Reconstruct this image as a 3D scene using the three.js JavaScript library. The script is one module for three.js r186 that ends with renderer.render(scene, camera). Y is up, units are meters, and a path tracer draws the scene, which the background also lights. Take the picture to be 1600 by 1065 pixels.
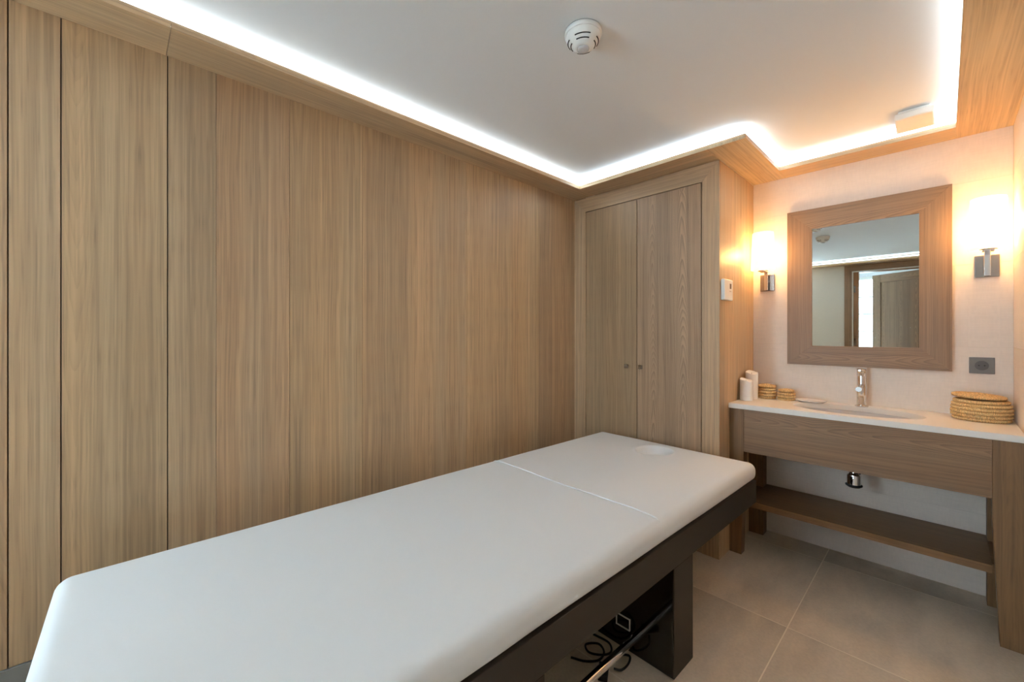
import * as THREE from 'three';
import { RoundedBoxGeometry } from 'three/addons/geometries/RoundedBoxGeometry.js';
import { mergeGeometries, mergeVertices } from 'three/addons/utils/BufferGeometryUtils.js';
import { RectAreaLightUniformsLib } from 'three/addons/lights/RectAreaLightUniformsLib.js';

// ------------------------------------------------------------------ camera, sky, exposure
RectAreaLightUniformsLib.init();
const scene = new THREE.Scene();
const CAM_H = 1.3;
const camera = new THREE.PerspectiveCamera(2 * Math.atan(532.5 / 645) * 180 / Math.PI, 1600 / 1065, 0.02, 60);
camera.position.set(0, CAM_H, 0);
camera.rotation.set(0, 46.302 * Math.PI / 180, 0);
camera.setViewOffset(1600, 1065, 0, 12.5, 1600, 1065);
scene.background = new THREE.Color().setRGB(0.66, 0.86, 1.0);     // even overcast sky, only seen through the windows
scene.backgroundIntensity = 20.5;
const LED = { color: new THREE.Color().setRGB(0.75, 0.90, 1.0), power: 70 };
const SCONCE = { color: new THREE.Color().setRGB(1.0, 0.56, 0.19), power: 0.37 };
const renderer = new THREE.WebGLRenderer({ antialias: true });
renderer.toneMapping = THREE.LinearToneMapping;
renderer.toneMappingExposure = 1.22;
renderer.shadowMap.enabled = true;

// ------------------------------------------------------------------ room measures (metres; -z is towards the mirror wall)
const XL = -1.925, XR = 0.23, ZF = -3.10, ZB = 1.62, CEIL = 2.36, SOF = 2.293;
const WZ = -2.492, WX = -0.888;                         // wardrobe front and side
const SX0 = -1.74, SZ1 = -2.31, SX1 = -0.698, SZ2 = -2.93, SX2 = 0.04, SZ3 = 1.44;   // inner edge of the soffit

// ------------------------------------------------------------------ noise and textures
let rs = 12345;
const rnd = () => { rs = (rs * 1664525 + 1013904223) >>> 0; return rs / 4294967296; };
function h2(x, y, s) { let n = Math.imul(x, 374761393) + Math.imul(y, 668265263) + Math.imul(s, 974634777); n = Math.imul(n ^ (n >>> 13), 1274126177); return ((n ^ (n >>> 16)) >>> 0) / 4294967296; }
function vn(x, y, s) {
  const xi = Math.floor(x), yi = Math.floor(y), a = x - xi, b = y - yi, u = a * a * (3 - 2 * a), v = b * b * (3 - 2 * b);
  const p = h2(xi, yi, s), q = h2(xi + 1, yi, s), r = h2(xi, yi + 1, s), t = h2(xi + 1, yi + 1, s);
  return p + (q - p) * u + (r - p) * v + (p - q - r + t) * u * v;
}
const fbm = (x, y, s) => (vn(x, y, s) + 0.5 * vn(2.03 * x, 2.03 * y, s + 1) + 0.25 * vn(4.1 * x, 4.1 * y, s + 2)) / 1.75;
function texture(w, h, fn, srgb = true) {
  const d = new Uint8Array(w * h * 4);
  for (let j = 0; j < h; j++) for (let i = 0; i < w; i++) {
    const c = fn(i / w, j / h), o = 4 * (j * w + i);
    for (let k = 0; k < 3; k++) d[o + k] = Math.max(0, Math.min(255, Math.round(c[k])));
    d[o + 3] = 255;
  }
  const t = new THREE.DataTexture(d, w, h);
  t.wrapS = t.wrapT = THREE.MirroredRepeatWrapping; t.magFilter = THREE.LinearFilter; t.minFilter = THREE.LinearMipmapLinearFilter; t.generateMipmaps = true;
  if (srgb) t.colorSpace = THREE.SRGBColorSpace;
  t.needsUpdate = true;
  return t;
}
const OAK_W = 1.0, OAK_H = 2.4;                          // metres that one oak texture covers, across and along the grain
function oak(seed, depth, arches, W = OAK_W, H = OAK_H, px = 1024, py = 1024) {
  return texture(px, py, (a, b) => {
    const u0 = a * W, v = b * H;
    const u = u0 + 0.022 * (fbm(u0 * 4, v * 0.9, seed + 30) - 0.5) + 0.006 * (vn(u0 * 14, v * 3, seed + 31) - 0.5);
    const band = vn(u * 9, v * 0.3, seed), band2 = vn(u * 13 + 7, v * 0.25, seed + 3);
    const streak = vn(u * 60, v * 0.9, seed + 5), fine = vn(u * 240, v * 4, seed + 7), pore = Math.pow(vn(u * 430, v * 10, seed + 9), 5);
    let ring = 0;
    for (const [c, width, space, k, s] of arches) {
      const du = u - c - 0.02 * (vn(v * 0.9, c * 31, seed + 50) - 0.5), wt = Math.exp(-Math.pow(du / width, 4)) * (0.35 + 1.1 * vn(v * 2.1, c * 17, seed + 51));
      if (wt < 0.02) continue;
      let ph = (v * s + k * Math.pow(Math.abs(du) + 0.002, 1.7) * 0.5 + 0.2 * (fbm(u * 16, v * 4, seed + 40) - 0.5) + 0.5 * vn(v * 1.7, c * 9, seed + 44)) / space;
      ph -= Math.floor(ph);
      ring += wt * (Math.pow(ph, 2.4) - 0.3);
    }
    const t = 1 + 0.10 * (band - 0.5) + 0.075 * (streak - 0.5) + 0.12 * (fine - 0.5) - 0.12 * pore - 0.10 * Math.pow(vn(u * 170, v * 1.3, seed + 21), 4) - depth * ring;
    const hue = 0.045 * (band2 - 0.5);
    return [205 * t * (1 + hue), 178 * t, 147 * t * (1 - hue)];
  });
}
const oakWall = oak(11, 0.05, [[0.16, 0.05, 0.11, 170, 1], [0.62, 0.045, 0.13, 210, -1]]);
const oakArch = oak(57, 0.21, [[0.13, 0.06, 0.075, 110, 1], [0.32, 0.06, 0.075, 120, 1], [0.55, 0.07, 0.085, 100, 1], [0.8, 0.06, 0.085, 120, -1]]);
const stoneTex = texture(512, 512, (a, b) => {
  const x = a * 1.6, y = b * 1.6, w = 0.35 * fbm(x * 2, y * 2, 70);
  const cl = fbm(x * 2.2 + w, y * 3.4 + w, 71), st = fbm(x * 5 + 3 * w, y * 16 + 2 * w, 75), gr = vn(x * 160, y * 160, 79);
  const t = 1 + 0.26 * (cl - 0.5) + 0.12 * (st - 0.5) + 0.05 * (gr - 0.5);
  return [214 * t, 198 * t, 177 * t];
});
const linenTex = texture(512, 512, (a, b) => {
  const x = a * 0.8, y = b * 0.8;
  const t = 1 + 0.02 * (vn(x * 30, y * 300, 81) - 0.5) + 0.018 * (vn(x * 200, y * 40, 82) - 0.5) + 0.05 * (fbm(x * 6, y * 6, 83) - 0.5);
  return [234 * t, 220 * t, 207 * t];
});
const weaveBump = texture(256, 256, (a, b) => { const q = 128 + 50 * (Math.sin(a * 256 * 1.57) * Math.sin(b * 256 * 1.57)) + 50 * (vn(a * 20, b * 20, 90) - 0.5); return [q, q, q]; }, false);
const strawTex = texture(512, 256, (a, b) => {
  const t = 1 + 0.5 * (vn(a * 120 + b * 60, b * 40, 95) - 0.5) + 0.25 * (vn(a * 300, b * 120, 96) - 0.5);
  return [216 * t, 180 * t, 126 * t];
});

// ------------------------------------------------------------------ materials
const mat = (o) => new THREE.MeshStandardMaterial(o);
const tint = (r, g, b) => new THREE.Color().setRGB(r, g, b);
const M = {
  oak: mat({ map: oakWall, roughness: 0.48, color: tint(0.88, 0.81, 0.70) }),
  oakB: mat({ map: oakWall, roughness: 0.48, color: tint(0.84, 0.755, 0.655) }),
  oakC: mat({ map: oakWall, roughness: 0.48, color: tint(0.90, 0.83, 0.70) }),
  oakDoor: mat({ map: oakWall, roughness: 0.48, color: tint(0.62, 0.555, 0.465) }),
  oakArch: mat({ map: oakArch, roughness: 0.48, color: tint(0.60, 0.52, 0.46) }),
  oakFrame: mat({ map: oakArch, roughness: 0.45, color: tint(0.43, 0.355, 0.295) }),
  oakFrameStile: mat({ map: oakWall, roughness: 0.45, color: tint(0.43, 0.355, 0.295) }),
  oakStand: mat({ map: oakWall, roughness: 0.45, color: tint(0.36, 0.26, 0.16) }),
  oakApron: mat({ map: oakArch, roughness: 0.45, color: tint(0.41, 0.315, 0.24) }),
  groove: mat({ color: 0x2a1c10, roughness: 0.8 }),
  plaster: mat({ color: 0xecedee, roughness: 0.9 }),
  paint: mat({ color: 0xe6e2da, roughness: 0.9 }),
  wallTile: mat({ map: linenTex, roughness: 0.55 }),
  wallGrout: mat({ color: 0xd8c8b8, roughness: 0.9 }),
  floorTile: [0, 1, 2].map((i) => mat({ map: stoneTex, roughness: 0.42, color: tint(1.0 - 0.03 * i, 1.0 - 0.035 * i, 1.0 - 0.04 * i) })),
  floorGrout: mat({ color: 0xf2e6d2, roughness: 0.9 }),
  greyStone: mat({ color: 0x8b8a86, roughness: 0.6 }),
  quartz: mat({ color: 0xf3efe8, roughness: 0.3 }),
  ceramic: new THREE.MeshPhysicalMaterial({ color: 0xf1f0ee, roughness: 0.12, clearcoat: 0.6 }),
  basin: new THREE.MeshPhysicalMaterial({ color: 0xd3d2d4, roughness: 0.15, clearcoat: 0.6 }),
  chrome: mat({ color: 0xe3e4e6, metalness: 1, roughness: 0.07 }),
  nickel: mat({ color: 0x9d9893, metalness: 1, roughness: 0.22 }),
  mirror: mat({ color: 0xe4ebea, metalness: 1, roughness: 0.01 }),
  sheet: new THREE.MeshPhysicalMaterial({ color: 0xeceff1, roughness: 0.85, sheen: 0.25, bumpMap: weaveBump, bumpScale: 0.0001 }),
  wenge: mat({ color: 0x261c14, roughness: 0.5 }),
  blackGloss: new THREE.MeshPhysicalMaterial({ color: 0x0b0a0a, roughness: 0.12, clearcoat: 0.5 }),
  rubber: mat({ color: 0x101011, roughness: 0.55 }),
  whitePlastic: mat({ color: 0xf1f0ec, roughness: 0.45 }),
  paleGrey: mat({ color: 0xd9d6cf, roughness: 0.4 }),
  lens: mat({ color: 0xc9c7c8, roughness: 0.2 }),
  dark: mat({ color: 0x14100d, roughness: 0.7 }),
  display: mat({ color: 0x5b3d22, roughness: 0.3 }),
  greyPlate: mat({ color: 0x77736f, roughness: 0.45 }),
  greyDark: mat({ color: 0x55524f, roughness: 0.5 }),
  wax: new THREE.MeshPhysicalMaterial({ color: 0xf7f7f6, roughness: 0.6 }),
  straw: mat({ map: strawTex, roughness: 0.75 }),
  aluminium: mat({ color: 0x8d9097, metalness: 0.6, roughness: 0.5 }),
  whitePaint: mat({ color: 0xe9e6df, roughness: 0.5 }),
  redOak: mat({ map: oakWall, roughness: 0.5, color: tint(0.62, 0.42, 0.25) }),
  ledGlow: mat({ color: 0xffffff, roughness: 0.6, emissive: LED.color, emissiveIntensity: 2.2 }),
  shade: mat({ color: 0xfff6ea, roughness: 0.5, emissive: tint(1.0, 0.84, 0.68), emissiveIntensity: 0.85 }),
  pane: new THREE.MeshPhysicalMaterial({ color: 0xffffff, transmission: 1, thickness: 0, roughness: 0, ior: 1.45 }),
};

// ------------------------------------------------------------------ builders
const used = {};
function numbered(n) { const k = used[n] = (used[n] ?? -1) + 1; return k ? `${n}_${String(k).padStart(3, '0')}` : n; }
function shadows(o) { o.castShadow = o.receiveShadow = true; return o; }
function mesh(name, geo, m, parent) { const o = shadows(new THREE.Mesh(geo, m)); o.name = name; parent.add(o); return o; }
function thing(name, label, category, x = 0, y = 0, z = 0, group) {
  const o = new THREE.Group(); o.name = numbered(name); o.position.set(x, y, z); scene.add(o);
  o.userData = { label, category }; if (group) o.userData.group = group;
  return o;
}
function structure(name, label, category) { const o = new THREE.Group(); o.name = name; o.userData = { kind: 'structure', label, category }; scene.add(o); return o; }
// uv in metres: along = axis of the grain
function metric(geo, along = 'y', ou = 0, ov = 0, su = OAK_W, sv = OAK_H) {
  const p = geo.attributes.position, n = geo.attributes.normal, uv = new Float32Array(p.count * 2), ax = 'xyz'.indexOf(along);
  for (let i = 0; i < p.count; i++) {
    const N = [Math.abs(n.getX(i)), Math.abs(n.getY(i)), Math.abs(n.getZ(i))], P = [p.getX(i), p.getY(i), p.getZ(i)];
    const k = N.indexOf(Math.max(...N));
    const rest = [0, 1, 2].filter((q) => q !== k);
    let v = ax, u = rest.find((q) => q !== ax);
    if (k === ax) { u = rest[0]; v = rest[1]; }
    uv[2 * i] = P[u] / su + ou; uv[2 * i + 1] = P[v] / sv + ov;
  }
  geo.setAttribute('uv', new THREE.BufferAttribute(uv, 2));
  return geo;
}
// box from corner to corner, edges eased by r
function box(x0, y0, z0, x1, y1, z1, along = 'y', r = 0.0015, ou = rnd() * 3, ov = rnd() * 2, su, sv) {
  const w = Math.abs(x1 - x0), h = Math.abs(y1 - y0), d = Math.abs(z1 - z0);
  let g = r > 0 ? new RoundedBoxGeometry(w, h, d, 1, Math.min(r, w * 0.45, h * 0.45, d * 0.45)) : new THREE.BoxGeometry(w, h, d);
  if (!g.index) g = mergeVertices(g);
  g.translate((x0 + x1) / 2, (y0 + y1) / 2, (z0 + z1) / 2);
  return metric(g, along, ou, ov, su, sv);
}
const plain = (...a) => { const g = box(...a); return g; };
const merge = (list) => mergeGeometries(list.map((g) => { const q = g.index ? g.toNonIndexed() : g; return q; }));
const lathe = (pts, seg = 48) => new THREE.LatheGeometry(pts.map(([r, y]) => new THREE.Vector2(Math.max(r, 1e-4), y)), seg);
const cyl = (r, x0, y0, z0, x1, y1, z1, seg = 20) => {
  const a = new THREE.Vector3(x0, y0, z0), b = new THREE.Vector3(x1, y1, z1), L = a.distanceTo(b), g = new THREE.CylinderGeometry(r, r, L, seg);
  g.applyQuaternion(new THREE.Quaternion().setFromUnitVectors(new THREE.Vector3(0, 1, 0), b.clone().sub(a).normalize()));
  return g.translate((x0 + x1) / 2, (y0 + y1) / 2, (z0 + z1) / 2);
};
const tube = (pts, r, n = 80) => new THREE.TubeGeometry(new THREE.CatmullRomCurve3(pts.map((p) => new THREE.Vector3(...p))), n, r, 8);
// flat outline in x,y with depth in z
function slab(pts, z0, z1, along, bevel = 0.0015) {
  const s = new THREE.Shape(pts.map(([x, y]) => new THREE.Vector2(x, y)));
  const g = new THREE.ExtrudeGeometry(s, { depth: Math.abs(z1 - z0) - 2 * bevel, bevelEnabled: bevel > 0, bevelSize: bevel, bevelThickness: bevel, bevelOffset: -bevel, bevelSegments: 1 });
  g.translate(0, 0, Math.min(z0, z1) + bevel);
  return metric(g, along, rnd() * 3, rnd() * 2);
}

// ================================================================== THE SETTING
// floor: grout bed with large stone tiles
{
  const f = structure('floor', 'beige stone tiled floor with thin pale joints', 'floor');
  mesh('grout', merge([plain(XL - 0.15, -0.12, ZF - 0.15, XR + 0.15, -0.0003, ZB + 0.15, 'x', 0), plain(-1.41, -0.12, ZB + 0.15, 0.7, -0.0003, 3.12, 'x', 0)]), M.floorGrout, f);
  const xs = [XL, -1.252, -0.478, XR], zs = [ZF, -2.913, -2.14, -1.367, -0.594, 0.179, 0.952, ZB];
  let k = 0;
  for (let i = 0; i < 3; i++) for (let j = 0; j < 7; j++) {
    const g = 0.0022;
    mesh('tile', box(xs[i] + g, -0.01, zs[j] + g, xs[i + 1] - g, 0, zs[j + 1] - g, 'x', 0.0003, rnd() * 4, rnd() * 4, 1.6, 1.6), M.floorTile[(k++ * 7 + j) % 3], f);
  }
  mesh('tile', box(-1.31, -0.01, ZB + 0.002, 0.6, 0, 3.0, 'x', 0, 0.3, 0.7, 1.6, 1.6), M.floorTile[1], f);
}
// ceiling
{
  const c = structure('ceiling', 'white plaster ceiling in the recessed tray', 'ceiling');
  mesh('plaster', plain(XL - 0.15, CEIL, ZF - 0.15, XR + 0.15, CEIL + 0.12, ZB + 0.15, 'x', 0), M.plaster, c);
  mesh('plaster', plain(-1.41, 2.45, ZB + 0.15, 0.7, 2.57, 3.2, 'x', 0), M.plaster, c);
}
// left wall clad with oak panels above a grey stone skirting
{
  const w = structure('wall_left', 'oak panelled wall along the massage bed', 'wall');
  mesh('masonry', plain(XL - 0.16, 0, ZF - 0.15, XL - 0.02, CEIL, ZB + 0.15, 'y', 0), M.groove, w);
  const seams = [WZ - 0.02, -2.096, -1.47, -0.848, -0.53, -0.273, -0.13, 0.129, 0.236, 0.62, 1.1, ZB];
  const gap = [0, 0.0004, 0.0003, 0.0007, 0.0006, 0.0006, 0.0016, 0.0016, 0.0016, 0.0006, 0.0006, 0];
  const mats = [M.oakB, M.oakC, M.oak, M.oakC, M.oakB, M.oak, M.oakC, M.oak, M.oakB];
  for (let k = 0; k < seams.length - 1; k++)
    mesh('panel', box(XL - 0.018, 0.302, seams[k] + gap[k], XL, CEIL, seams[k + 1] - gap[k + 1], 'y', 0.0008), mats[k % mats.length], w);
  const b = structure('baseboard_left', 'tall grey stone skirting below the oak panels', 'skirting');
  mesh('skirting', plain(XL - 0.018, 0, WZ, XL + 0.004, 0.30, ZB, 'z', 0.001), M.greyStone, b);
}
// mirror wall and right wall: large pale tiles
function tiledWall(name, label, plane, a0, a1, joints, at, back) {
  const w = structure(name, label, 'wall');
  const ys = [0, 0.40, 0.815, 1.23, 1.645, 2.06, CEIL], lim = [a0, ...joints, a1];
  if (plane === 'z') mesh('bed_mortar', plain(a0 - 0.15, 0, at - back, a1 + 0.15, CEIL, at - 0.0012, 'y', 0), M.wallGrout, w);
  else mesh('bed_mortar', plain(at + 0.0012, 0, a0 - 0.15, at + back, CEIL, a1 + 0.15, 'y', 0), M.wallGrout, w);
  for (let i = 0; i < lim.length - 1; i++) for (let j = 0; j < ys.length - 1; j++) {
    const g = 0.0005, u = rnd() * 3, v = rnd() * 3;
    const q = plane === 'z' ? box(lim[i] + g, ys[j] + g, at - 0.01, lim[i + 1] - g, ys[j + 1] - g, at, 'y', 0.0005, u, v, 0.8, 0.8)
      : box(at, ys[j] + g, lim[i] + g, at + 0.01, ys[j + 1] - g, lim[i + 1] - g, 'y', 0.0005, u, v, 0.8, 0.8);
    mesh('tile', q, M.wallTile, w);
  }
}
tiledWall('wall_front', 'pale beige tiled wall behind the mirror and washstand', 'z', XL, XR, [-0.888], ZF, 0.15);
tiledWall('wall_right', 'pale beige tiled wall at the right of the washstand', 'x', ZF, ZB, [-2.27, -1.44, -0.61, 0.22, 1.05], XR, 0.15);
// wall behind the camera with a door standing ajar, and the passage beyond it
const DX0 = -0.93, DX1 = -0.05, DH = 2.2;
{
  const w = structure('wall_back', 'pale painted wall around the door, seen in the mirror', 'wall');
  const W1 = { x0: -1.90, x1: -1.45, y0: 0.72, y1: 2.2 };
  mesh('masonry', merge([plain(XL - 0.15, 0, ZB, W1.x0, CEIL, ZB + 0.15, 'y', 0), plain(W1.x1, 0, ZB, DX0, CEIL, ZB + 0.15, 'y', 0), plain(W1.x0, 0, ZB, W1.x1, W1.y0, ZB + 0.15, 'y', 0), plain(W1.x0, W1.y1, ZB, W1.x1, CEIL, ZB + 0.15, 'y', 0), plain(DX1, 0, ZB, XR + 0.15, CEIL, ZB + 0.15, 'y', 0), plain(DX0, DH, ZB, DX1, CEIL, ZB + 0.15, 'y', 0)]), M.paint, w);
  const v = structure('window_1', 'white framed window beside the door, behind the bed', 'window');
  for (const [x0, y0, x1, y1] of [[W1.x0, W1.y0, W1.x0 + 0.03, W1.y1], [W1.x1 - 0.03, W1.y0, W1.x1, W1.y1], [W1.x0 + 0.03, W1.y0, W1.x1 - 0.03, W1.y0 + 0.03], [W1.x0 + 0.03, W1.y1 - 0.03, W1.x1 - 0.03, W1.y1]])
    mesh('frame', plain(x0, y0, ZB + 0.05, x1, y1, ZB + 0.09, 'y', 0.003), M.whitePaint, v);
  mesh('pane', plain(W1.x0 + 0.027, W1.y0 + 0.027, ZB + 0.068, W1.x1 - 0.027, W1.y1 - 0.027, ZB + 0.072, 'y', 0), M.pane, v);
  const p = structure('wall_passage', 'white walls of the passage beyond the door', 'wall');
  const z0 = 3.0, z1 = 3.12, wx0 = -1.28, wx1 = -0.72;
  mesh('masonry', merge([plain(-1.41, 0, z0, wx0, 2.5, z1, 'y', 0), plain(wx1, 0, z0, 0.7, 2.5, z1, 'y', 0), plain(wx0, 0, z0, wx1, 0.12, z1, 'y', 0), plain(wx0, 2.25, z0, wx1, 2.5, z1, 'y', 0),
    plain(-1.41, 0, ZB + 0.15, -1.31, 2.5, z0, 'y', 0), plain(0.6, 0, ZB + 0.15, 0.7, 2.5, z0, 'y', 0), plain(-1.41, CEIL, ZB + 0.1, 0.7, 2.5, ZB + 0.16, 'y', 0),
    plain(XR + 0.12, 0, ZB + 0.13, 0.7, 2.5, ZB + 0.16, 'y', 0)]), M.plaster, p);
  const win = structure('window_2', 'bright window with thin glazing bars in the passage', 'window');
  for (const [x0, y0, x1, y1] of [[wx0, 0.12, wx0 + 0.05, 2.25], [wx1 - 0.05, 0.12, wx1, 2.25], [wx0 + 0.05, 0.12, wx1 - 0.05, 0.17], [wx0 + 0.05, 2.2, wx1 - 0.05, 2.25]])
    mesh('frame', plain(x0, y0, z0 + 0.02, x1, y1, z0 + 0.07, 'y', 0.003), M.whitePaint, win);
  for (let k = 1; k < 7; k++) mesh('glazing_bar', plain(wx0 + 0.05, 0.17 + k * 0.29 - 0.01, z0 + 0.035, wx1 - 0.05, 0.17 + k * 0.29 + 0.01, z0 + 0.055, 'x', 0.001), M.greyPlate, win);
  mesh('pane', plain(wx0 + 0.045, 0.165, z0 + 0.043, wx1 - 0.045, 2.205, z0 + 0.047, 'y', 0), M.pane, win);

  const d = structure('door_1', 'oak panel door standing ajar, seen in the mirror', 'door');
  const cw = 0.087, cz = ZB - 0.018;
  mesh('casing', slab([[DX0 - cw, 0], [DX0, 0], [DX0, DH], [DX0 - cw, DH + cw]], cz, ZB - 0.001, 'y'), M.oakFrame, d);
  mesh('casing', slab([[DX1, 0], [DX1 + cw, 0], [DX1 + cw, DH + cw], [DX1, DH]], cz, ZB - 0.001, 'y'), M.oakFrame, d);
  mesh('casing', slab([[DX0, DH], [DX1, DH], [DX1 + cw, DH + cw], [DX0 - cw, DH + cw]], cz, ZB - 0.001, 'x'), M.oakFrame, d);
  mesh('door_stop', plain(DX0, 0, ZB - 0.012, DX0 + 0.014, DH, ZB + 0.012, 'y', 0.001), M.whitePaint, d);
  mesh('door_stop', plain(DX0 + 0.014, DH - 0.014, ZB - 0.012, DX1, DH, ZB + 0.012, 'x', 0.001), M.whitePaint, d);
  mesh('jamb', box(DX0, 0, ZB + 0.03, DX0 + 0.066, DH, ZB + 0.15), M.redOak, d);
  mesh('jamb', box(DX1 - 0.02, 0, ZB - 0.012, DX1, DH - 0.02, ZB + 0.15), M.redOak, d);
  mesh('jamb', box(DX0 + 0.066, DH - 0.02, ZB + 0.03, DX1, DH, ZB + 0.15, 'x'), M.redOak, d);
  for (const y of [1.17, 1.94]) mesh('strike_plate', plain(DX0 + 0.016, y - 0.05, ZB + 0.027, DX0 + 0.036, y + 0.05, ZB + 0.031, 'y', 0.001), M.nickel, d);
  const leaf = new THREE.Group(); leaf.name = 'leaf'; d.add(leaf);
  leaf.position.set(DX1 - 0.02, 0.008, ZB + 0.15); leaf.rotation.y = 35 * Math.PI / 180;
  const W = -0.83, st = 0.12, t0 = -0.02, t1 = 0.02;
  mesh('stile', box(-st, 0, t0, 0, DH - 0.03, t1), M.oakFrame, leaf);
  mesh('stile', box(W, 0, t0, W + st, DH - 0.03, t1), M.oakFrame, leaf);
  mesh('rail', box(W + st, DH - 0.15, t0, -st, DH - 0.03, t1, 'x'), M.oakFrame, leaf);
  mesh('rail', box(W + st, 0, t0, -st, 0.2, t1, 'x'), M.oakFrame, leaf);
  mesh('field', box(W + st, 0.2, t0 + 0.012, -st, DH - 0.15, t1 - 0.012), M.oakFrame, leaf);
}
// soffit boards round the ceiling tray (trim)
const LIP = 0.024;
{
  const runs = [
    ['trim_1', 'oak soffit along the panelled left wall', [[XL, WZ, SX0, -0.1268, 'z'], [XL, -0.1252, SX0, ZB, 'z']], [[SX0 - 0.018, SZ1, SX0, SZ3, 'z']]],
    ['trim_2', 'oak soffit above the wardrobe doors', [[SX0, WZ - 0.01, SX1 - 0.19, SZ1, 'x']], [[SX0, SZ1 - 0.018, SX1, SZ1, 'x']]],
    ['trim_3', 'oak soffit above the wardrobe side', [[WX, ZF, SX1, SZ1, 'z']], [[SX1 - 0.018, SZ2, SX1, SZ1 - 0.018, 'z']]],
    ['trim_4', 'oak soffit above the mirror', [[SX1, ZF, SX2, SZ2, 'x']], [[SX1 - 0.018, SZ2 - 0.018, SX2 + 0.018, SZ2, 'x']]],
    ['trim_5', 'oak soffit along the right wall', [[SX2, ZF, XR, ZB, 'z']], [[SX2, SZ2, SX2 + 0.018, SZ3, 'z']]],
    ['trim_6', 'oak soffit above the door, seen in the mirror', [[SX0, SZ3, SX2, ZB, 'x']], [[SX0 - 0.018, SZ3, SX2 + 0.018, SZ3 + 0.018, 'x']]],
  ];
  for (const [name, label, boards, lips] of runs) {
    const t = structure(name, label, 'soffit');
    for (const [x0, z0, x1, z1, a] of boards) mesh('soffit_board', box(x0, SOF, z0, x1, SOF + 0.016, z1, a, 0.0008), M.oak, t);
    for (const [x0, z0, x1, z1, a] of lips) mesh('lip', box(x0, SOF + 0.016, z0, x1, SOF + LIP, z1, a, 0.0005), M.oakC, t);
  }
}

// ================================================================== LIGHT FITTINGS
// cove strips: a diffuser that glows in an aluminium channel, with an area light of its size just above it
function ledStrip(label, x0, z0, x1, z1) {
  const alongX = Math.abs(x1 - x0) > Math.abs(z1 - z0), L = alongX ? Math.abs(x1 - x0) : Math.abs(z1 - z0), y = SOF + LIP;
  const cx = (x0 + x1) / 2, cz = (z0 + z1) / 2, hw = 0.008;
  const t = thing('led_strip', label, 'light strip', cx, y, cz, 'cove lights round the ceiling tray');
  const b = (w, y0, y1, o = 0) => alongX ? plain(-L / 2, y0, -w + o, L / 2, y1, w + o, 'x', 0.0005) : plain(-w, y0, -L / 2, w, y1, L / 2, 'z', 0.0005);
  mesh('diffuser', b(hw, 0, 0.016), M.ledGlow, t);
  mesh('channel', b(hw + 0.001, 0.016, 0.0185), M.aluminium, t);
  const l = new THREE.RectAreaLight(LED.color, LED.power, alongX ? L : 0.016, alongX ? 0.016 : L);
  l.position.set(0, 0.021, 0); l.rotation.x = Math.PI / 2;      // faces up
  t.add(l);
}
ledStrip('cove light strip above the panelled left wall', SX0 - 0.03, SZ1 - 0.02, SX0 - 0.03, SZ3 + 0.01);
ledStrip('cove light strip above the wardrobe doors', SX0 - 0.01, SZ1 - 0.009, SX1 - 0.03, SZ1 - 0.009);
ledStrip('cove light strip above the wardrobe side', SX1 - 0.03, SZ2 + 0.0, SX1 - 0.03, SZ1 - 0.03);
ledStrip('cove light strip above the mirror', SX1 - 0.01, SZ2 - 0.009, SX2 + 0.01, SZ2 - 0.009);
ledStrip('cove light strip along the right wall', SX2 + 0.03, SZ2 - 0.02, SX2 + 0.03, SZ3 + 0.01);
ledStrip('cove light strip above the door, seen in the mirror', SX0 - 0.01, SZ3 + 0.009, SX2 + 0.01, SZ3 + 0.009);

function sconce(label, x) {
  const t = thing('wall_sconce', label, 'wall lamp', x, 1.575, ZF, 'sconces beside the mirror');
  const cz = 0.104;
  mesh('back_plate', plain(-0.041, 0, 0, 0.041, 0.108, 0.012, 'y', 0.002), M.nickel, t);
  mesh('stem', merge([plain(-0.011, 0.004, 0.03, 0.011, 0.118, 0.040, 'y', 0.002)]), M.chrome, t);
  mesh('arm', plain(-0.009, 0.055, 0.011, 0.009, 0.07, 0.031, 'y', 0.001), M.chrome, t);
  mesh('bracket', plain(-0.02, 0.116, 0.03, 0.02, 0.122, cz + 0.02, 'y', 0.001), M.chrome, t);
  mesh('shade_holder', lathe([[0, 0.122], [0.03, 0.122], [0.03, 0.127], [0, 0.127]], 32).translate(0, 0, cz), M.chrome, t);
  mesh('lamp_shade', lathe([[0, 0.1275], [0.066, 0.1275], [0.0685, 0.129], [0.068, 0.14], [0.0595, 0.362], [0.058, 0.366], [0.054, 0.366], [0, 0.36]], 56).translate(0, 0, cz), M.shade, t);
  const p = new THREE.PointLight(SCONCE.color, SCONCE.power, 0, 2);
  p.position.set(0, 0.235, cz + 0.03); p.castShadow = true; p.shadow.radius = 1.6; t.add(p);
}
sconce('opal glass wall lamp between wardrobe side and mirror', -0.803);
sconce('opal glass wall lamp right of the mirror above the socket', 0.146);

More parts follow.
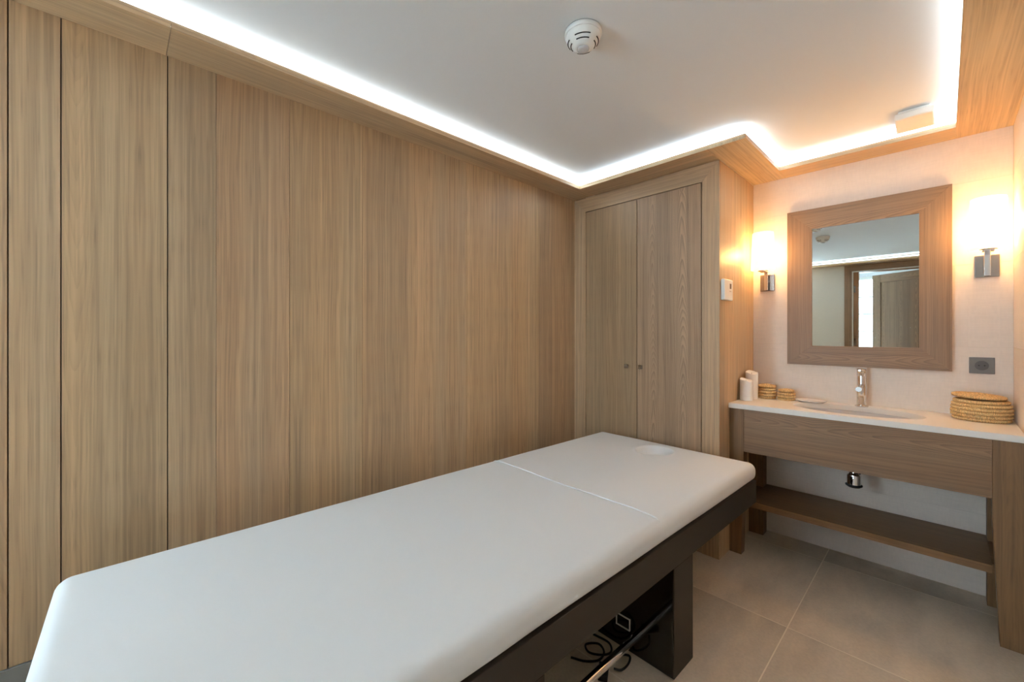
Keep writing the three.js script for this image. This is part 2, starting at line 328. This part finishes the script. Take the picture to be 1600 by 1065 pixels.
// ================================================================== WARDROBE
{
  const w = thing('wardrobe', 'built-in oak wardrobe with two tall flush doors', 'wardrobe', 0, 0, 0);
  const x0 = XL, x1 = WX, f = WZ, t = 0.024, top = SOF - 0.001;
  mesh('side_panel', box(x1 - t, 0, f - t, x1, top, ZF), M.oak, w);
  mesh('inner_back', plain(x0, 0.05, f - 0.06, x1 - t, top, f - 0.05, 'y', 0), M.groove, w);
  mesh('stile', slab([[x0, 0], [-1.8245, 0], [-1.8245, 2.1905], [x0, top]], f - t, f, 'y', 0.0008), M.oakB, w);
  mesh('stile', slab([[-0.9875, 0], [x1, 0], [x1, top], [-0.9875, 2.1905]], f - t, f, 'y', 0.0008), M.oakB, w);
  mesh('top_rail', slab([[-1.8245, 2.1905], [-0.9875, 2.1905], [x1, top], [x0, top]], f - t, f, 'x', 0.0008), M.oakB, w);
  mesh('plinth', box(-1.8245, 0, f - t, -0.9875, 0.09, f - 0.004, 'x'), M.oakB, w);
  const dA = mesh('door', box(-1.8215, 0.093, f - t, -1.4112, 2.1865, f - 0.0005, 'y', 0.001, 0.47, 0.3), M.oakDoor, w);
  const dB = mesh('door', box(-1.4070, 0.093, f - t, -0.9915, 2.1865, f - 0.0005, 'y', 0.001, 1.42 - 2 + 2, 0.1), M.oakArch, w);
  for (const [d, x] of [[dA, -1.478], [dB, -1.374]]) {
    const k = mesh('knob', merge([plain(x - 0.013, 1.064, f + 0.012, x + 0.013, 1.09, f + 0.022, 'y', 0.002), plain(x - 0.005, 1.072, f - 0.001, x + 0.005, 1.082, f + 0.013, 'y', 0.001)]), M.nickel, d);
    k.userData.label = 'small square metal knob';
  }
}
// thermostat on the wardrobe side
{
  const t = thing('thermostat', 'white room thermostat on the wardrobe side', 'thermostat', WX, 1.49, -2.573);
  mesh('body', plain(0.001, 0, -0.066, 0.024, 0.122, 0.066, 'y', 0.006), M.whitePlastic, t);
  mesh('display', plain(0.0235, 0.068, -0.036, 0.0248, 0.098, -0.012, 'y', 0.0004), M.display, t);
  for (const z of [-0.03, -0.014]) mesh('button', plain(0.0235, 0.05, z - 0.006, 0.0255, 0.056, z + 0.006, 'y', 0.0006), M.paleGrey, t);
}

// ================================================================== WASHSTAND
const TOP = 0.885, TT = 0.029, VZ = -2.647;
{
  const v = thing('washstand', 'oak washstand with tapered legs and open shelf', 'washstand', 0, 0, 0);
  const y = TOP - TT - 0.001, ap = 0.607;
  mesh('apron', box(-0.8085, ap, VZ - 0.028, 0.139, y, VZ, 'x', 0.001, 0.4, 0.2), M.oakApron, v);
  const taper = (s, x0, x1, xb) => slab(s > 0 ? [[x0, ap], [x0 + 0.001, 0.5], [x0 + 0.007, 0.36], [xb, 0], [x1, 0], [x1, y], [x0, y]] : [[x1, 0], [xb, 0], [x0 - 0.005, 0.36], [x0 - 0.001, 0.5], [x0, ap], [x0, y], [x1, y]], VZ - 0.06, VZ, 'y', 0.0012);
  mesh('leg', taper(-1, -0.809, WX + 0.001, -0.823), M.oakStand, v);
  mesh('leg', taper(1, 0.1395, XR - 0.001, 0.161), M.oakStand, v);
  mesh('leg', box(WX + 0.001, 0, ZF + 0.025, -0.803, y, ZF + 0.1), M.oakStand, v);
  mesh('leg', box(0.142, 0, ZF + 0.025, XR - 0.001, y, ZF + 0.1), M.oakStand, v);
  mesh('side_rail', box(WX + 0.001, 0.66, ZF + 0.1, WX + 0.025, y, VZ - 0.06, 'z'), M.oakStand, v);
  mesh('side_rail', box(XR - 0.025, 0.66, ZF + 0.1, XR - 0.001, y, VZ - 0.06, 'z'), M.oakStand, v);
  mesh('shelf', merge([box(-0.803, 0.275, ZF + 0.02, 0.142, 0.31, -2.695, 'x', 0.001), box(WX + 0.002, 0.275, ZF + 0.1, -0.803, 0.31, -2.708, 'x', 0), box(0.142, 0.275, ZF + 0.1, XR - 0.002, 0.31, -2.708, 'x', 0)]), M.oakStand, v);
}
// worktop with an oval cut-out, and the undermount basin
const SK = { x: -0.335, z: -2.865, rx: 0.275, rz: 0.165 };
{
  const s = new THREE.Shape([[WX + 0.0005, -ZF - 0.001], [WX + 0.0005, 2.632], [XR - 0.001, 2.632], [XR - 0.001, -ZF - 0.001]].map(([x, z]) => new THREE.Vector2(x, z)));
  const hole = new THREE.Path(); hole.absellipse(SK.x, -SK.z, SK.rx, SK.rz, 0, Math.PI * 2, true); s.holes.push(hole);
  const g = new THREE.ExtrudeGeometry(s, { depth: TT - 0.004, bevelEnabled: true, bevelSize: 0.002, bevelThickness: 0.002, bevelOffset: -0.002, bevelSegments: 2, curveSegments: 64 });
  g.rotateX(-Math.PI / 2).translate(0, TOP - TT + 0.002, 0);
  // the shape lay in x,-z: after the turn its second axis is -z
  const o = mesh('worktop', g, M.quartz, scene); o.userData = { label: 'white stone worktop with oval basin cut-out', category: 'worktop' };
  const b = thing('wash_basin', 'white oval undermount basin set in the worktop', 'basin', SK.x, TOP - TT - 0.001, SK.z);
  const prof = [[0.04, -0.135], [0.08, -0.132], [0.16, -0.115], [0.22, -0.08], [0.262, -0.03], [0.272, 0], [0.295, 0], [0.295, -0.012], [0.28, -0.03], [0.235, -0.095], [0.17, -0.13], [0.09, -0.148], [0.04, -0.15], [0.04, -0.135]];
  mesh('bowl', lathe(prof, 72).scale(1.02, 1, SK.rz / 0.27), M.basin, b);
  mesh('drain', lathe([[0, -0.128], [0.03, -0.128], [0.042, -0.131], [0.042, -0.15], [0, -0.15]], 32).scale(1, 1, 1), M.chrome, b);
  const trap = mesh('trap', merge([lathe([[0, -0.385], [0.028, -0.382], [0.031, -0.37], [0.031, -0.32], [0.022, -0.31], [0.018, -0.3], [0.018, -0.15], [0, -0.15]], 28)]), M.chrome, b);
  mesh('trap_outlet', merge([cyl(0.016, 0, -0.335, -0.03, 0, -0.335, ZF - SK.z + 0.004)]), M.rubber, trap);
  mesh('trap_collar', merge([new THREE.TorusGeometry(0.031, 0.006, 10, 32).rotateX(Math.PI / 2).translate(0, -0.372, 0)]), M.rubber, trap);
}
{
  const f = thing('faucet', 'chrome single-lever basin mixer tap', 'tap', -0.322, TOP, -3.045);
  mesh('base_ring', lathe([[0, 0], [0.03, 0], [0.03, 0.006], [0.026, 0.009], [0, 0.009]], 40), M.chrome, f);
  mesh('column', lathe([[0, 0.008], [0.022, 0.008], [0.0215, 0.172], [0, 0.172]], 40), M.chrome, f);
  mesh('spout', merge([cyl(0.0135, 0, 0.118, 0.01, 0, 0.108, 0.125, 28), cyl(0.011, 0, 0.092, 0.113, 0, 0.108, 0.113, 24)]), M.chrome, f);
  mesh('cap', lathe([[0, 0.174], [0.022, 0.174], [0.022, 0.206], [0.02, 0.211], [0, 0.211]], 40), M.chrome, f);
  mesh('lever', plain(-0.006, 0.2, 0.0, 0.006, 0.209, 0.085, 'z', 0.002).translate(0, 0.004, 0), M.chrome, f);
}
// mirror in a wide oak frame
{
  const m = thing('wall_mirror', 'rectangular mirror in a wide oak frame', 'mirror', 0, 0, 0);
  const [x0, x1, y0, y1] = [-0.687, 0.029, 1.105, 2.059], [a0, a1, b0, b1] = [-0.559, -0.091, 1.222, 1.936], z0 = ZF + 0.001, z1 = ZF + 0.03;
  mesh('frame_rail', slab([[x0, y1], [a0, b1], [a1, b1], [x1, y1]], z0, z1, 'x', 0.0008), M.oakFrame, m);
  mesh('frame_rail', slab([[x0, y0], [x1, y0], [a1, b0], [a0, b0]], z0, z1, 'x', 0.0008), M.oakFrame, m);
  mesh('frame_stile', slab([[x0, y0], [a0, b0], [a0, b1], [x0, y1]], z0, z1, 'y', 0.0008), M.oakFrameStile, m);
  mesh('frame_stile', slab([[x1, y0], [x1, y1], [a1, b1], [a1, b0]], z0, z1, 'y', 0.0008), M.oakFrameStile, m);
  const g = mesh('mirror_glass', plain(-0.24, -0.364, -0.002, 0.24, 0.364, 0.002, 'y', 0), M.mirror, m);
  g.position.set((a0 + a1) / 2, (b0 + b1) / 2, ZF + 0.019);
  g.rotation.set(0.0, 0.0, 0);
}
{
  const s = thing('wall_socket', 'grey square wall socket under the right sconce', 'socket', 0.129, 1.139, ZF);
  mesh('plate', plain(-0.0425, -0.0405, 0.0005, 0.0425, 0.0405, 0.009, 'y', 0.002), M.greyPlate, s);
  const r = mesh('outlet', lathe([[0, 0.0], [0.021, 0], [0.0235, 0.0025], [0, 0.0025]], 36).rotateX(Math.PI / 2).translate(0, 0, 0.0088), M.greyDark, s);
  for (const x of [-0.0095, 0.0095]) mesh('pin_hole', lathe([[0, 0], [0.003, 0], [0.003, 0.001], [0, 0.001]], 14).rotateX(Math.PI / 2).translate(x, 0, 0.0111), M.dark, r);
}
// ---- things on the worktop
function candle(label, x, z, r, h, turn) {
  const t = thing('pillar_candle', label, 'candle', x, TOP, z, 'pillar candles on the worktop');
  const g = lathe([[0, 0], [r - 0.002, 0], [r, 0.003], [r, h * 0.4], [r, h], [r - 0.004, h + 0.001], [r - 0.009, h - 0.006], [r * 0.4, h - 0.012], [0, h - 0.013]], 40);
  const p = g.attributes.position;
  for (let i = 0; i < p.count; i++) if (p.getY(i) > h * 0.6) { const a = Math.cos(Math.atan2(p.getZ(i), p.getX(i)) - turn) * Math.hypot(p.getX(i), p.getZ(i)) / r; p.setY(i, p.getY(i) - 0.012 * (1 + a) + 0.004 * Math.sin(3 * a)); }
  g.computeVertexNormals();
  mesh('wax_body', g, M.wax, t);
  mesh('wick', cyl(0.001, 0, h - 0.03, 0, 0, h - 0.014, 0.001, 6), M.dark, t);
}
candle('shorter white pillar candle in front, beside wardrobe side', -0.846, -2.812, 0.035, 0.137, 0.4);
candle('taller white pillar candle behind the shorter one', -0.842, -2.905, 0.035, 0.178, 0.9);
// coiled straw basket: every coil is modelled, wraps run across it
function coils(prof, seg = 96, wraps = 44) {
  const parts = [];
  for (let k = 0; k < prof.length; k++) {
    const [R, y, r] = prof[k], g = new THREE.TorusGeometry(R, r, 8, seg).rotateX(Math.PI / 2), p = g.attributes.position;
    for (let i = 0; i < p.count; i++) {
      const x = p.getX(i), z = p.getZ(i), a = Math.atan2(z, x), q = 1 + 0.03 * Math.sin(a * wraps + k * 1.9) * Math.min(1, 0.05 / R);
      p.setXYZ(i, x * q, p.getY(i), z * q);
    }
    g.translate(0, y, 0); g.computeVertexNormals();
    const uv = g.attributes.uv; for (let i = 0; i < uv.count; i++) uv.setXY(i, uv.getX(i) * 6 * R / 0.1 + k * 0.37, uv.getY(i) * 0.12 + k * 0.21);
    parts.push(g);
  }
  return parts;
}
function basket(label, x, z, R, h, r, lid, group) {
  const t = thing('lidded_basket', label, 'basket', x, TOP, z, group);
  const n = Math.max(3, Math.round((h - r) / (1.75 * r))), prof = [];
  for (let k = 0; k < n; k++) { const f = (k + 0.5) / n; prof.push([R * (0.84 + 0.16 * Math.sin(Math.PI * Math.min(1, 0.18 + 0.72 * f))) - r, r + (h - 2 * r) * k / (n - 1), r]); }
  mesh('body', merge([...coils(prof), lathe([[0, 0.002], [R * 0.86 - r, 0.002], [R - 2 * r, h * 0.5], [R * 0.9 - 2 * r, h - r], [0, h - r]], 40)]), M.straw, t);
  const lp = [];
  for (let q = lid - r; q > r; q -= 1.8 * r) lp.push([q, 0.004 + 0.01 * (1 - q / lid), r]);
  const l = mesh('lid', merge([...coils(lp), lathe([[0, -0.003], [lid - r, -0.003], [lid - r, 0.004], [0, 0.01]], 40)]), M.straw, t);
  l.position.y = h + r * 0.9;
  return l;
}
basket('small lidded straw basket right behind the taller candle', -0.782, -2.995, 0.053, 0.066, 0.0075, 0.05, 'straw baskets');
basket('smallest lidded straw basket, left of the soap dish', -0.676, -3.0, 0.049, 0.047, 0.0068, 0.042, 'straw baskets');
{
  const l = basket('large round lidded straw basket at the right wall', 0.122, -2.985, 0.102, 0.098, 0.0082, 0.09, 'straw baskets');
  l.position.x = -0.008; l.rotation.z = -0.05; l.position.y += 0.003;
}
{
  const g = lathe([[0, 0.004], [0.05, 0.004], [0.072, 0.011], [0.075, 0.013], [0.076, 0.011], [0.058, 0], [0, 0]], 48).scale(1.05, 1, 0.75);
  const o = mesh('soap_dish', g, M.ceramic, scene); o.position.set(-0.552, TOP, -3.01);
  o.userData = { label: 'flat white oval soap dish near the basin', category: 'soap dish' };
}

// ================================================================== CEILING FITTINGS
for (const [label, x, z] of [['round white smoke detector with dark slots on the ceiling', -0.877, -1.184], ['smoke detector seen only in the mirror', -0.925, -0.53]]) {
  const t = thing('smoke_detector', label, 'smoke detector', x, CEIL, z, 'ceiling detectors');
  const prof = (a, b) => lathe(a, b);
  mesh('base', prof([[0, -0.001], [0.062, -0.001], [0.064, -0.006], [0.064, -0.016], [0.06, -0.018], [0, -0.018]], 56), M.whitePlastic, t);
  mesh('housing', prof([[0.06, -0.018], [0.0605, -0.025], [0.056, -0.036], [0.046, -0.047], [0.032, -0.057], [0.024, -0.061], [0, -0.061]], 56), M.whitePlastic, t);
  mesh('lens', prof([[0.021, -0.06], [0.02, -0.065], [0.013, -0.069], [0, -0.07]], 32), M.lens, t);
  for (const [R, y] of [[0.0525, -0.0402], [0.0425, -0.0498]]) for (let k = 0; k < 4; k++) {
    const a0 = k * Math.PI / 2 + 0.97, pts = [];
    for (let i = 0; i <= 14; i++) { const a = a0 - 0.52 + 1.04 * i / 14; pts.push([R * Math.cos(a), y, R * Math.sin(a)]); }
    mesh('slot', tube(pts, 0.0019, 20), M.dark, t);
  }
}
{
  const t = thing('motion_sensor', 'small white rounded box on ceiling above the mirror', 'sensor', -0.0985, CEIL, -2.79);
  mesh('mount', plain(-0.055, -0.012, -0.08, 0.055, -0.0005, 0.08, 'x', 0.004), M.whitePlastic, t);
  mesh('cover', (() => {
    const s = new THREE.Shape(); s.moveTo(-0.07, -0.094); s.quadraticCurveTo(0, -0.108, 0.07, -0.094); s.lineTo(0.066, 0.09); s.quadraticCurveTo(0, 0.1, -0.066, 0.09); s.lineTo(-0.07, -0.094);
    return new THREE.ExtrudeGeometry(s, { depth: 0.016, bevelEnabled: true, bevelSize: 0.008, bevelThickness: 0.008, bevelOffset: -0.008, bevelSegments: 3, curveSegments: 12 }).rotateX(Math.PI / 2).translate(0, -0.02, 0);
  })(), M.whitePlastic, t);
}

// ================================================================== MASSAGE BED
const BED = { x: -1.19, z: -1.145, turn: -1.35 * Math.PI / 180, W: 0.975, L: 2.565, y0: 0.532, y1: 0.624 };
{
  const t = thing('massage_bed', 'massage bed with white fitted sheet on dark frame', 'massage bed', BED.x, 0, BED.z);
  t.rotation.y = BED.turn;
  const { W, L, y0, y1 } = BED, H = y1 - y0, hx = W / 2, hz = L / 2;
  // sheet-covered mattress: dense box bent to a rounded one, with the soft face hollow
  let g = new THREE.BoxGeometry(W, H, L, 130, 12, 330);
  g.deleteAttribute('uv'); g.deleteAttribute('normal'); g = mergeVertices(g, 1e-5);
  const p = g.attributes.position, r = 0.038, v = new THREE.Vector3(), c = new THREE.Vector3();
  const hole = { x: 0.015, z: -1.085, rx: 0.098, rz: 0.112 };
  for (let i = 0; i < p.count; i++) {
    v.fromBufferAttribute(p, i);
    c.set(THREE.MathUtils.clamp(v.x, -hx + r, hx - r), THREE.MathUtils.clamp(v.y, -H / 2 + r, H / 2 - r), THREE.MathUtils.clamp(v.z, -hz + r, hz - r));
    const top = v.y > H / 2 - 1e-4;
    v.sub(c); if (v.lengthSq() > 1e-12) v.setLength(r); v.add(c);
    if (top) {
      const e = Math.hypot((v.x - hole.x) / hole.rx, (v.z - hole.z) / hole.rz);
      v.y -= 0.045 * (1 - THREE.MathUtils.smoothstep(e, 0.78, 1.0)) - 0.0035 * Math.exp(-Math.pow((e - 1.06) / 0.06, 2));
      v.y += 0.0015 * (vn(v.x * 5 + 9, v.z * 4 + 20, 3) - 0.5);
    }
    if (v.y < -H / 2 + 0.03) v.y -= 0.003 * (vn(v.z * 6 + 50, v.x * 6 + 50, 8) - 0.3);
    p.setXYZ(i, v.x, v.y, v.z);
  }
  g.computeVertexNormals();
  const uv = new Float32Array(p.count * 2); for (let i = 0; i < p.count; i++) { uv[2 * i] = p.getX(i) * 2 + p.getY(i); uv[2 * i + 1] = p.getZ(i) * 2 + p.getY(i); }
  g.setAttribute('uv', new THREE.BufferAttribute(uv, 2));
  g.translate(0, (y0 + y1) / 2, 0);
  const mt = mesh('mattress', g, M.sheet, t); mt.userData.label = 'white fitted sheet over the padded mattress';
  mesh('seam', tube([[-hx + 0.006, y1 - 0.03, -0.289], [-hx + 0.02, y1 - 0.006, -0.289], [-hx + 0.045, y1 + 0.003, -0.289], [0, y1 + 0.003, -0.289], [hx - 0.045, y1 + 0.003, -0.289], [hx - 0.02, y1 - 0.006, -0.289], [hx - 0.006, y1 - 0.03, -0.289]], 0.003, 160), M.sheet, t);
  // dark frame
  const a = hx - 0.004, b = hz - 0.006, f0 = 0.417, f1 = 0.533, th = 0.025;
  mesh('side_rail', plain(a - th, f0, -b, a, f1, b, 'z', 0.002), M.wenge, t);
  mesh('side_rail', plain(-a, f0, -b, -a + th, f1, b, 'z', 0.002), M.wenge, t);
  mesh('end_rail', plain(-a + th, f0, -b, a - th, f1, -b + th, 'x', 0.002), M.wenge, t);
  mesh('end_rail', plain(-a + th, f0, b - th, a - th, f1, b, 'x', 0.002), M.wenge, t);
  mesh('deck', plain(-a + th, f1 - 0.02, -b + th, a - th, f1 - 0.001, b - th, 'z', 0), M.wenge, t);
  for (const [z0, z1] of [[-0.535, -0.37], [0.33, 0.495]]) {
    const l = mesh('leg', plain(-a, 0.0005, z0 + 0.003, a, f0, z1 - 0.003, 'y', 0.002), M.wenge, t);
    mesh('leg_panel', plain(-a + 0.004, 0.004, z1 - 0.004, a - 0.004, f0, z1, 'y', 0.0005), M.blackGloss, l);
    mesh('leg_panel', plain(-a + 0.004, 0.004, z0, a - 0.004, f0, z0 + 0.004, 'y', 0.0005), M.blackGloss, l);
  }
  const bar = mesh('foot_bar', cyl(0.0145, 0.33, 0.085, -0.37, 0.33, 0.085, 0.33, 28), M.chrome, t); bar.userData.label = 'chrome bar between the bed legs';
  const fr = mesh('socket_frame', merge([[0.235, 0.088, 0.238, 0.136], [0.297, 0.088, 0.3, 0.136], [0.238, 0.088, 0.297, 0.091], [0.238, 0.133, 0.297, 0.136]].map(([x0, q0, x1, q1]) => plain(x0, q0, -0.37, x1, q1, -0.364, 'x', 0.0005))), M.paleGrey, t);
  fr.userData.label = 'thin silver frame on the black leg panel';
}
// cables and adapter on the floor below the bed
{
  const one = (label, pts) => { const o = mesh(numbered('power_cable'), tube(pts, 0.0042, 140), M.rubber, scene); o.userData = { label, category: 'cable', group: 'cables under the bed' }; };
  const y = 0.0045;
  one('black cable curling in loops below the bed', [[-1.03, y, -1.31], [-0.98, y, -1.335], [-0.945, y, -1.38], [-0.955, y, -1.43], [-0.995, y, -1.45], [-1.03, y, -1.41], [-0.99, 0.013, -1.375], [-0.945, 0.014, -1.40], [-0.935, y, -1.45], [-0.965, y, -1.485], [-1.05, y, -1.48]]);
  one('black cable trailing from adapter to black leg panel', [[-0.874, 0.013, -1.377], [-0.858, y, -1.40], [-0.855, y, -1.45], [-0.872, y, -1.485], [-0.895, y, -1.47], [-0.902, y, -1.42]]);
  const ad = thing('power_adapter', 'black power adapter on the floor under bed', 'adapter', -0.895, 0, -1.335);
  ad.rotation.y = 0.5;
  mesh('case', plain(-0.018, 0.0005, -0.034, 0.018, 0.026, 0.034, 'z', 0.004), M.rubber, ad);
  mesh('strain_relief', cyl(0.005, 0, 0.013, -0.033, 0, 0.013, -0.05, 12), M.rubber, ad);
}
renderer.render(scene, camera);
